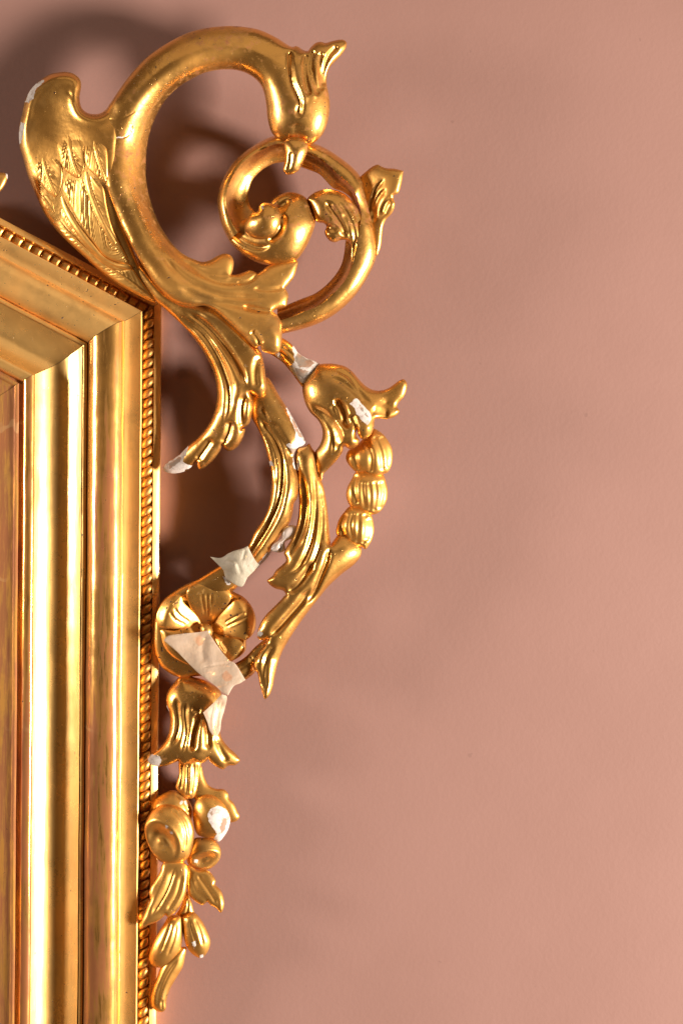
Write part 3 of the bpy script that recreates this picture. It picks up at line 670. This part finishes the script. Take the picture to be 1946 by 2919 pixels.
bell = carve('bell_flower', [
    (905, 1040), (935, 1036), (960, 1038), (985, 1045), (1005, 1060), (1022, 1080), (1042, 1100), (1062, 1111), (1085, 1113), (1105, 1107), (1122, 1096), (1137, 1085), (1150, 1081), (1159, 1092), (1158, 1112), (1150, 1132), (1133, 1152), (1131, 1160, 1), (1138, 1170), (1133, 1181), (1120, 1190), (1102, 1195), (1082, 1193), (1068, 1196),
    (1066, 1215), (1058, 1236), (1046, 1248), (1032, 1252), (1022, 1243), (1016, 1224, 1), (1015, 1242), (1023, 1254), (1020, 1267), (1010, 1276), (995, 1280), (980, 1273), (976, 1288), (960, 1312), (936, 1337), (922, 1352), (916, 1370), (905, 1352), (896, 1320), (897, 1290), (912, 1267), (919, 1240), (916, 1217), (905, 1197), (885, 1177), (872, 1155), (864, 1130), (862, 1100), (878, 1066)],
    M_CARVE, branch, z=[(900, 1090, 140), (980, 1120, 150), (1100, 1150, 150), (1150, 1095, 165), (1050, 1220, 185), (1000, 1260, 180), (910, 1330, 125), (935, 1230, 140)],
    hm=[(940, 1100, 62), (1010, 1120, 48), (1100, 1150, 22), (1150, 1095, 16), (1040, 1220, 36), (990, 1240, 36), (940, 1280, 38), (905, 1340, 26)],
    cuts=[([(950, 1135), (972, 1158), (985, 1195), (992, 1226)], 8, 22), ([(944, 1150), (962, 1190), (986, 1214)], 6, 8), ([(885, 1150), (925, 1190), (948, 1225), (954, 1262), (946, 1300)], 7, 10), ([(905, 1160), (945, 1195), (965, 1235), (968, 1270)], 6, 8),
          ([(950, 1050), (993, 1073), (1025, 1118), (1060, 1160)], 6, 6), ([(938, 1075), (980, 1093), (1017, 1125), (1047, 1160)], 6, 6), ([(1016, 1224), (1010, 1205), (1000, 1180)], 6, 10), ([(960, 1195), (975, 1225), (985, 1255)], 7, -6),
          ([(1056, 1170), (1075, 1176), (1110, 1182)], 10, 8)],
    chips=[[(997, 1152), (1003, 1144), (1015, 1134), (1030, 1150), (1056, 1180), (1056, 1202), (1046, 1212), (1030, 1200), (1017, 1180), (1010, 1162)], [(949, 1132), (956, 1130), (957, 1134)]],
    woods=[[(1018, 1146), (1030, 1160), (1048, 1184), (1050, 1194), (1030, 1172)]])
carve('stem_stub', [(792, 960), (817, 970), (837, 987), (850, 1006), (875, 1021), (897, 1029), (912, 1040), (906, 1055), (892, 1078), (874, 1093), (862, 1103), (852, 1092), (830, 1062), (805, 1033), (780, 1015), (757, 1000), (765, 985), (780, 970)], M_CARVE, branch, z=[(800, 1000, 125), (890, 1060, 140)], hm=34, g=3,
      cuts=[([(800, 985), (830, 1010), (845, 1030)], 4, 4), ([(795, 1010), (803, 1022), (800, 1032)], 3, 6)],
      chips=[[(836, 1000), (850, 1004), (875, 1020), (914, 1038), (895, 1078), (872, 1094), (850, 1085), (822, 1045), (840, 1030)], [(832, 992), (836, 985), (846, 988), (846, 1001), (836, 1000)], [(784, 1012), (795, 1003), (803, 1018), (806, 1030)]],
      woods=[[(846, 1006), (874, 1023), (896, 1034), (880, 1048), (850, 1046), (842, 1022)], [(840, 1048), (868, 1054), (886, 1056), (872, 1070), (862, 1080), (848, 1068)]])
def ribbed(out, z, hm, ribs, depth=7, w_=6):
    return carve('bud', out, M_MATTE, branch, z=z, hm=hm, g=3, cuts=[(r, w_, depth, 0.1) for r in ribs])
ribbed([(1035, 1250), (1062, 1222), (1087, 1234), (1105, 1255), (1116, 1277), (1119, 1302), (1115, 1327), (1105, 1346), (1092, 1352), (1082, 1360), (1067, 1363), (1052, 1355), (1037, 1346), (1017, 1347), (1000, 1333), (990, 1320), (985, 1305), (992, 1285), (1012, 1272)], 135, 62,
       [[(1010, 1270), (1012, 1300), (1018, 1345)], [(1040, 1255), (1058, 1300), (1056, 1350)], [(1065, 1240), (1085, 1290), (1092, 1345)], [(1085, 1240), (1105, 1285), (1106, 1335)]])
ribbed([(1015, 1344), (1002, 1365), (990, 1388), (986, 1410), (991, 1432), (1001, 1446), (1017, 1448), (1036, 1459), (1062, 1467), (1078, 1462), (1092, 1447), (1102, 1427), (1105, 1402), (1101, 1378), (1091, 1352), (1060, 1340)], 128, 56,
       [[(1018, 1350), (1010, 1390), (1018, 1440)], [(1035, 1370), (1036, 1410), (1042, 1455)], [(1050, 1372), (1056, 1410), (1054, 1460)], [(1068, 1370), (1072, 1410), (1066, 1460)], [(1084, 1370), (1090, 1400), (1080, 1455)]])
ribbed([(997, 1443), (980, 1460), (966, 1480), (959, 1502), (957, 1516), (962, 1528), (980, 1530), (990, 1541), (1003, 1551), (1020, 1556), (1031, 1559), (1041, 1566), (1051, 1555), (1061, 1535), (1066, 1510), (1064, 1490), (1056, 1464), (1030, 1446)], 125, 56,
       [[(985, 1462), (974, 1495), (980, 1528)], [(1008, 1458), (1000, 1500), (1008, 1545)], [(1022, 1460), (1022, 1505), (1018, 1552)], [(1038, 1462), (1044, 1505), (1034, 1555)], [(1052, 1475), (1056, 1505), (1046, 1545)]])
# ------------------------------------------------------------------ rosette
rosette = carve('rosette', [(437, 1782), (442, 1752), (457, 1722), (480, 1697), (505, 1680), (535, 1664), (562, 1654), (590, 1651), (620, 1655), (643, 1665), (662, 1684), (692, 1700), (712, 1720), (725, 1745), (730, 1770), (727, 1795), (718, 1812), (703, 1826), (702, 1838), (700, 1853), (685, 1871), (664, 1884), (640, 1905), (610, 1920), (580, 1926), (547, 1929), (512, 1931), (487, 1921), (460, 1900), (445, 1871), (436, 1832)],
    M_PETAL, frame, z=72, k=0.9, hm=24, kb=0.75,
    fn=lambda Q, d, b: -34 * (1 - sstep(np.hypot(Q[:, 0] - 587, Q[:, 1] - 1787), 55, 118)))
rc = np.array([587.0, 1787.0])
def dishz(Q):
    r = np.linalg.norm(Q - rc, axis=1)
    return 68 + 52 * sstep(r, -10, 125) - 9 * sstep(r, 112, 140)
def petal(out, lines, hm=13):
    c = np.array([q[:2] for q in out], float).mean(0)
    def zf(Q): return dishz(Q) - 0.02 * np.linalg.norm(Q - c, axis=1)
    return carve('petal', out, M_PETAL, rosette, z=zf, k=0.38, hm=hm, g=3, kb=1.6, cuts=[(l_, 3.2, 3.6) for l_ in lines] + [(l_, 3.2, -2.5) for l_ in [[(p[0] + 5, p[1] + 1) for p in q] for q in lines]])
petal([(570, 1775), (592, 1785), (605, 1806), (580, 1830), (575, 1900), (530, 1892), (492, 1872), (467, 1842), (460, 1815), (457, 1796), (500, 1797)], [])
petal([(588, 1800), (606, 1806), (622, 1840), (652, 1884), (610, 1906), (570, 1904), (578, 1850)], [])
petal([(637, 1813), (680, 1822), (694, 1836), (697, 1851), (681, 1873), (656, 1883), (640, 1866), (615, 1828), (604, 1804)], [[(625, 1830), (645, 1860)]])
petal([(525, 1717), (515, 1697), (497, 1693), (477, 1704), (457, 1727), (446, 1755), (451, 1784), (470, 1790), (537, 1793), (572, 1782), (566, 1760)], [[(482, 1740), (500, 1765), (535, 1783)], [(495, 1730), (515, 1755), (545, 1775)]])
petal([(656, 1722), (670, 1711), (688, 1710), (708, 1720), (723, 1745), (727, 1775), (718, 1810), (700, 1824), (680, 1821), (635, 1812), (606, 1796), (611, 1774)], [[(700, 1742), (672, 1758), (640, 1776)], [(708, 1756), (682, 1770), (645, 1786)]])
petal([(532, 1693), (540, 1670), (565, 1656), (600, 1653), (631, 1661), (653, 1682), (660, 1700), (652, 1721), (612, 1771), (590, 1784), (569, 1768), (540, 1726)], [[(575, 1690), (580, 1725), (586, 1755)], [(590, 1688), (592, 1725), (592, 1758)], [(604, 1692), (602, 1725)]])
carve('flower_centre', [(570, 1790), (575, 1780), (586, 1777), (598, 1781), (606, 1793), (606, 1808), (598, 1818), (582, 1818), (572, 1806)], M_PETAL, rosette, z=94, hm=28, k=1.4, g=3)
# ------------------------------------------------------------------ pendant
pend = carve('pendant_bell', [
    (510, 1931), (498, 1944), (482, 1965), (474, 1985), (475, 2013), (482, 2029), (485, 2054), (482, 2085), (472, 2110), (454, 2133), (434, 2149), (422, 2164), (425, 2175), (447, 2185), (475, 2183), (495, 2175), (508, 2170, 1), (514, 2177), (528, 2181), (545, 2172), (551, 2168), (564, 2174), (582, 2174), (594, 2165, 1), (605, 2177), (623, 2189), (638, 2193), (651, 2183), (671, 2181), (684, 2167), (674, 2151), (653, 2131),
    (635, 2108), (628, 2087), (628, 2067), (636, 2040), (640, 2010), (634, 1985), (625, 1965), (605, 1950), (584, 1938), (549, 1929), (528, 1928)],
    M_CARVE, frame, z=[(550, 1960, 71), (550, 2060, 76), (440, 2165, 96), (560, 2165, 106), (670, 2170, 86)], hm=[(550, 1970, 66), (540, 2060, 50), (440, 2160, 18), (560, 2160, 30), (660, 2170, 18)],
    cuts=[([(500, 1985), (508, 2029), (509, 2080), (492, 2128)], 6, 9), ([(530, 1995), (528, 2041), (531, 2092), (518, 2150)], 6, 9), ([(562, 2028), (565, 2050), (553, 2095), (546, 2150)], 7, 18), ([(578, 2035), (590, 2080), (595, 2140)], 6, 10), ([(612, 2095), (632, 2145), (650, 2175)], 6, 7), ([(575, 2050), (572, 2100), (570, 2150)], 9, -8),
          ([(545, 2022), (575, 2026)], 7, 8)],
    chips=[[(420, 2164), (430, 2149), (457, 2155), (460, 2176), (447, 2188), (422, 2177)], [(474, 2012), (478, 2012), (484, 2028), (480, 2030)]])
carve('leaf', [(572, 2180), (582, 2213), (595, 2238), (615, 2248), (638, 2250), (650, 2261), (653, 2275), (666, 2289), (676, 2310), (683, 2328), (676, 2339), (656, 2344), (630, 2325), (600, 2300), (560, 2285), (545, 2250), (550, 2200)], M_MATTE, pend, z=61, hm=16, g=3)
carve('stalk', [(512, 2165), (510, 2207), (501, 2246), (514, 2262), (533, 2276), (551, 2276), (562, 2251), (568, 2205), (574, 2165), (545, 2155)], M_MATTE, pend, z=71, hm=30, g=3,
      cuts=[([(522, 2172), (520, 2215), (514, 2255)], 4, 6), ([(536, 2172), (535, 2220), (532, 2270)], 4, 7), ([(552, 2172), (552, 2220), (545, 2270)], 4, 7), ([(562, 2172), (560, 2220), (555, 2260)], 3, 5)])
carve('fruit', [(428, 2312), (437, 2284), (462, 2264), (493, 2252), (518, 2262), (539, 2282), (550, 2312), (540, 2350), (500, 2370), (450, 2360)], M_MATTE, pend, z=61, hm=56, g=3, cuts=[([(500, 2262), (525, 2285), (540, 2320)], 5, 4)], chips=[[(512, 2290), (520, 2280), (524, 2286), (515, 2294)], [(524, 2284), (530, 2282), (536, 2296), (530, 2298)]])
carve('fruit', [(551, 2302), (560, 2280), (579, 2265), (600, 2264), (616, 2271), (640, 2294), (655, 2325), (654, 2354), (641, 2381), (623, 2399), (605, 2391), (564, 2380), (551, 2343)], M_MATTE, pend, z=71, hm=60, g=3,
      chips=[[(592, 2322), (602, 2305), (623, 2296), (643, 2306), (658, 2330), (654, 2363), (640, 2388), (623, 2402), (609, 2392), (619, 2376), (610, 2363), (595, 2343)]], woods=[[(636, 2330), (648, 2335), (644, 2360), (632, 2375), (626, 2360)], [(598, 2316), (606, 2312), (609, 2322), (602, 2330)]])
def cup(c, rx, ry, rot, dep, knob):
    ca, sa = math.cos(rot), math.sin(rot)
    def f(Q, d, b):
        x = Q[:, 0] - c[0]; y = Q[:, 1] - c[1]; u = (x * ca + y * sa) / rx; v = (-x * sa + y * ca) / ry
        r = np.sqrt(u * u + v * v)
        return -dep * (1 - sstep(r, 0.15, 1.08)) + 1.5 * np.exp(-((r - 1.1) / 0.12) ** 2) + knob * (1 - sstep(np.sqrt((u - 0.15) ** 2 + (v - 0.12) ** 2), 0.1, 0.75))
    return f
carve('fruit', [(533, 2430), (545, 2405), (556, 2389), (579, 2387), (605, 2391), (623, 2407), (630, 2427), (626, 2450), (611, 2468), (587, 2481), (562, 2479), (536, 2463)], M_MATTE, pend, z=68, hm=46, g=3, fn=cup((588, 2452), 46, 26, -0.15, 24, 6), chips=[[(553, 2450), (565, 2448), (563, 2462), (554, 2458)]])
carve('fruit', [(411, 2358), (419, 2333), (437, 2308), (462, 2294), (493, 2293), (523, 2307), (544, 2333), (554, 2368), (551, 2404), (540, 2440), (518, 2460), (493, 2465), (462, 2458), (437, 2435), (417, 2394)], M_MATTE, pend, z=88, hm=58, g=3, fn=cup((460, 2398), 62, 42, 0.95, 46, 22),
      cuts=[([(480, 2300), (515, 2335), (530, 2380), (525, 2430)], 4, 4), ([(505, 2305), (535, 2345), (543, 2390)], 4, 4)], chips=[[(468, 2352), (474, 2352), (480, 2360), (474, 2362)], [(484, 2366), (492, 2370), (494, 2380), (487, 2378)]])
carve('leaf', [(465, 2460), (457, 2483), (442, 2509), (429, 2529), (425, 2547), (428, 2562), (421, 2580), (413, 2603), (405, 2626), (406, 2643), (426, 2636), (452, 2625), (472, 2608, 1), (478, 2614), (503, 2597), (518, 2573), (530, 2547), (534, 2520), (537, 2475), (520, 2455), (490, 2452)], M_MATTE, pend, z=[(480, 2470, 88), (410, 2630, 104), (520, 2560, 96)], hm=18, g=3, kb=0.4,
      cuts=[([(500, 2470), (475, 2540), (430, 2615)], 7, 6), ([(480, 2475), (450, 2545), (420, 2605)], 5, -3), ([(520, 2490), (505, 2550), (475, 2600)], 6, 4)])
carve('leaf', [(536, 2466), (564, 2480), (588, 2480), (605, 2492), (615, 2511), (613, 2521, 1), (630, 2539), (638, 2562), (639, 2583), (630, 2602), (615, 2588), (600, 2580), (591, 2571, 1), (577, 2580), (559, 2571), (539, 2552), (532, 2520)], M_MATTE, pend, z=[(545, 2490, 81), (630, 2590, 111)], hm=17, g=3, kb=0.4,
      cuts=[([(560, 2488), (590, 2530), (625, 2585)], 6, 6), ([(545, 2500), (565, 2545), (600, 2570)], 7, 4)])
carve('twig', [(533, 2540), (545, 2565), (552, 2593), (555, 2606), (525, 2616), (498, 2614), (512, 2590), (524, 2562)], M_MATTE, pend, z=68, hm=18, g=3, cuts=[([(528, 2560), (520, 2585), (508, 2610)], 3, 5), ([(536, 2560), (536, 2585), (530, 2612)], 3, 4)])
carve('tail', [(515, 2700), (531, 2700), (527, 2733), (521, 2757), (503, 2788), (485, 2820), (475, 2852), (473, 2876), (463, 2885), (447, 2882), (434, 2870), (430, 2843), (437, 2812), (449, 2782), (459, 2756), (480, 2725)], M_MATTE, pend, z=71, hm=30, g=3, cuts=[([(510, 2730), (480, 2770), (455, 2830), (450, 2875)], 6, 5), ([(462, 2850), (462, 2880)], 3, 5)])
carve('berry', [(482, 2611), (503, 2608), (517, 2612), (522, 2647), (520, 2685), (513, 2711), (495, 2738), (472, 2755), (454, 2759), (434, 2752), (425, 2733), (428, 2708), (439, 2680), (454, 2654), (470, 2629)], M_MATTE, pend, z=78, hm=46, g=3, cuts=[([(490, 2625), (475, 2670), (455, 2720)], 5, 4), ([(505, 2630), (495, 2680), (475, 2730)], 4, 3)])
carve('berry', [(519, 2614), (551, 2600), (573, 2621), (590, 2652), (600, 2682), (596, 2705), (585, 2723), (572, 2731), (554, 2724), (536, 2706), (526, 2682), (521, 2647)], M_MATTE, pend, z=78, hm=44, g=3, cuts=[([(540, 2620), (550, 2660), (565, 2705)], 4, 5), ([(552, 2615), (570, 2655), (580, 2700)], 4, 4)], chips=[[(570, 2722), (580, 2720), (580, 2730), (571, 2732)], [(546, 2684), (558, 2682), (560, 2696), (554, 2704)]])
# tip of the neighbouring crest ornament, cut by the picture's left edge
carve('crest_fragment', [(-90, 520), (-60, 490), (-20, 492), (8, 492), (22, 497), (22, 510), (14, 530), (0, 548), (-40, 575), (-90, 590)], M_MATTE, frame, z=150, hm=16, g=3, chips=[[(19, 494), (25, 495), (24, 512), (19, 510)]])
# ------------------------------------------------------------------ strips of tape and glue lump
def tape(out, mat, zc, label, cuts, wr=1.6):
    t = carve('paper_tape', out, mat, None, z=zc, k=0.16, hm=5, g=3, kb=0.2, cuts=cuts, fn=lambda Q, d, b: wr * np.sin(Q[:, 0] * 0.055 + Q[:, 1] * 0.02 + 1.0))
    return tag(t, label=label, category='tape', group='paper tape strips holding the broken carving')
tape([(599, 1587, 1), (630, 1590), (652, 1577), (668, 1570), (692, 1563), (706, 1556, 1), (718, 1580), (729, 1599), (739, 1610, 1), (722, 1630), (706, 1646), (690, 1672), (664, 1663), (645, 1649), (640, 1638), (637, 1626), (622, 1610)], M_TAPE,
     [(720, 1600, 158), (670, 1610, 166), (610, 1590, 140), (680, 1665, 148), (640, 1640, 140)], 'greyish torn paper tape wrapped round the broken branch above the rosette', [([(640, 1590), (670, 1600), (690, 1640)], 5, 4), ([(700, 1565), (690, 1600)], 4, 3)])
tape([(478, 1813), (520, 1806), (565, 1802), (591, 1797, 1), (620, 1840), (654, 1883), (668, 1889), (700, 1938, 1), (684, 1948), (668, 1955), (650, 1983, 1), (633, 1973), (614, 1955), (568, 1921), (526, 1879), (507, 1860), (467, 1826, 1)], M_TAPE2,
     [(480, 1820, 140), (590, 1800, 122), (560, 1870, 140), (650, 1880, 146), (690, 1935, 150), (640, 1965, 158), (610, 1940, 152)], 'long pinkish paper tape stuck across the lower petals of the rosette', [([(585, 1806), (577, 1850), (582, 1890)], 9, 3), ([(605, 1830), (600, 1870), (608, 1905)], 8, -2.5), ([(575, 1902), (620, 1895), (660, 1890)], 3, 2), ([(500, 1820), (540, 1850), (570, 1890)], 8, -2)], 2.0)
tape([(632, 1979, 1), (646, 1984), (641, 2020), (631, 2055), (627, 2085), (614, 2101), (599, 2085), (591, 2059), (579, 2031, 1), (607, 2005)], M_TAPE2,
     [(635, 1990, 148), (590, 2035, 145), (615, 2090, 124), (640, 2020, 116)], 'small pleated paper tape hanging down over the shoulder of the pendant bell flower', [([(625, 1990), (612, 2040), (610, 2090)], 3, 4), ([(636, 1992), (622, 2040), (618, 2080)], 3, 4), ([(610, 2010), (600, 2050), (603, 2080)], 3, 3)])
gl = carve('glue_lump', [(802, 1520), (807, 1505), (822, 1498), (842, 1499), (846, 1515), (836, 1534), (820, 1540), (812, 1546), (813, 1566), (806, 1573), (790, 1575), (772, 1568), (778, 1552), (795, 1540), (803, 1534)], M_GLUE, None, z=140, hm=20, g=3, k=1.0, cuts=[([(800, 1545), (798, 1572)], 4, 5)])
tag(gl, label='translucent lump of old glue squeezed in the gap between the two broken branch stems', category='glue')
